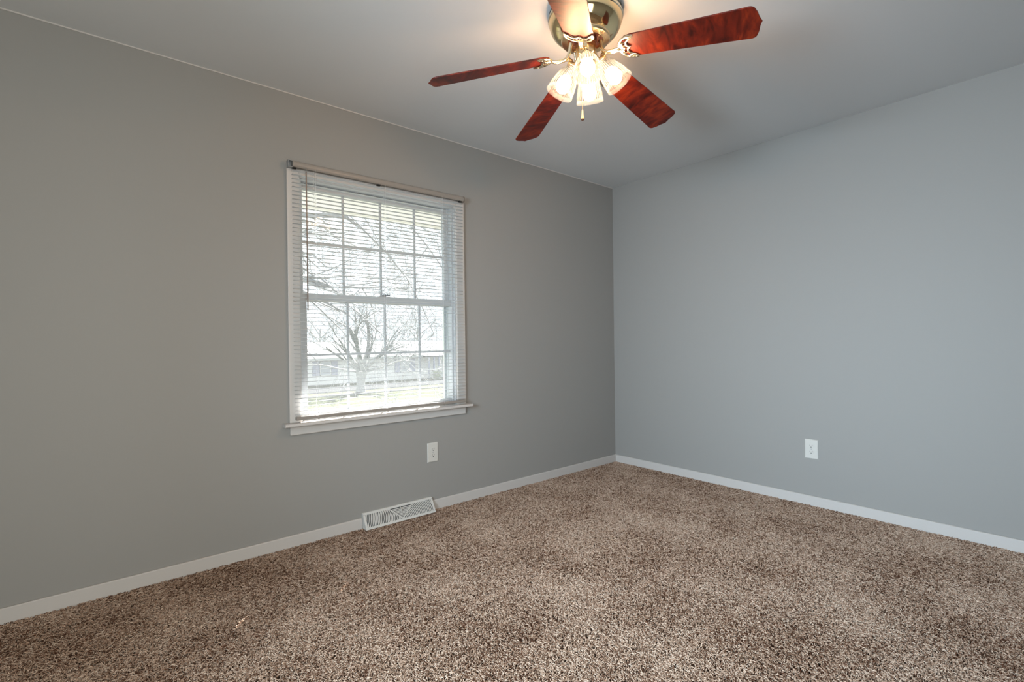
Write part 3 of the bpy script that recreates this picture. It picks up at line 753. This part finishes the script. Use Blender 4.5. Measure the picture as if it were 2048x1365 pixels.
# big spreading tree across the street
tx, ty = 13.5, 37.6
fk = Vector((tx+.1, ty, G+1.55))
limbs = []
for dx, dz, l, r in ((-1.5, .95, 3.4, .17), (-.9, 1.1, 3.2, .17), (-.35, 1.3, 3.4, .2), (.02, 1.4, 3.6, .26), (.35, 1.3, 3.5, .22), (.75, 1.0, 3.5, .22), (1.2, .8, 3.6, .17), (1.8, .62, 3.6, .14), (-.1, 1.4, 3.4, .18), (.6, 1.2, 3.2, .15), (-1.9, .62, 3.2, .11)):
    limbs.append((fk+Vector((dx*.12, random.uniform(-.1, .1), dz*.25)), (dx*.95, -dx*.30+random.uniform(-.3, .3), dz), l, r))
tree('bare_tree', (tx, ty, G), 'bare tree with a thick forked trunk in front of the white house', [(tx, ty, G-.1), (tx+.02, ty, G+.5), (tx+.05, ty, G+1.1), (tx+.1, ty, G+1.75)], [.46, .36, .36, .46], limbs, 4, 11, .012, .62, .01, 'bare winter trees outside the window')
# near tree on this side of the street; its limbs reach across the upper panes
nx, ny = -3.2, 9.5
limbs = []
for (z, dx, dy, dz, l, r) in ((3.4, 1.0, -.05, .25, 4.6, .17), (2.7, 1.0, .15, .12, 4.6, .13), (4.4, 1.0, .1, .05, 4.8, .12), (5.2, 1, .0, -.12, 5.2, .10), (6.2, 1.0, .2, -.25, 5.8, .08), (3.0, .9, .5, .3, 4.5, .10), (2.2, 1.0, .0, .10, 4.0, .06), (6.8, .8, -.1, -.35, 6.0, .07), (5.6, .5, .6, .2, 4, .1), (4, -1, .2, .5, 4, .12)):
    limbs.append(((nx+.1, ny, z), (dx, dy, dz), l, r))
tree('bare_tree', (nx, ny, G), 'bare tree close to the window with twiggy limbs across the upper panes', [(nx, ny, G-.1), (nx-.05, ny, 0), (nx+.05, ny, 3.5), (nx, ny, 7.2)], [.34, .27, .22, .10], limbs, 5, 23, .0045, .75, .03, 'bare winter trees outside the window', (2, 4))
# thin bare trees standing behind the house
for i, (px, Y, h) in enumerate(((640, 62, 7.5), (835, 64, 8.0))):
    x = px2x(px, Y)[0]
    lb = [((x, Y, G+h*f), (math.cos(k*2.4), math.sin(k*2.4), .9), 3.0, .09) for k, f in enumerate((.3, .38, .45, .5, .56, .62, .7))]
    tree('bare_tree', (x, Y, G), ('grey bare tree rising behind the roof of the white house, left of the thick tree', 'grey bare tree rising behind the roof of the white house, right of the thick tree')[i],
         [(x, Y, G-.1), (x, Y, G+h*.4), (x+.1, Y, G+h*.8)], [.2, .15, .06], lb, 3, 40+i, .022, .6, 0, 'bare winter trees outside the window')
x, _ = px2x(884, 43.5)
sb = empty('shrub', (x, 44.6, G), 'small leafy shrub by the porch of the white house', 'shrub')
b = MB(); rnd = random.Random(5)
for _ in range(260):
    c = Vector((rnd.gauss(0, .35), rnd.gauss(0, .3), abs(rnd.gauss(.5, .35)))); u = Vector((rnd.uniform(-1, 1), rnd.uniform(-1, 1), rnd.uniform(-1, 1))).normalized()*.11; v = u.orthogonal().normalized()*.05
    n = u.cross(v).normalized()*.004; c += Vector((x, 44.6, G))
    b.add([c-u+n, c-v+n, c+u+n, c+v+n, c-u-n, c-v-n, c+u-n, c+v-n], [(0, 1, 2, 3), (7, 6, 5, 4), (0, 4, 5, 1), (1, 5, 6, 2), (2, 6, 7, 3), (3, 7, 4, 0)])
b.build('foliage', M['leaf'], sb, sb.location)
b = MB()
for k in range(7):
    a = k*.9; b.tube([(x, 44.6, G), (x+math.cos(a)*.15, 44.6+math.sin(a)*.15, G+.5), (x+math.cos(a)*.3, 44.6+math.sin(a)*.3, G+.9)], .02, 5)
b.build('stems', M['bark'], sb, sb.location)
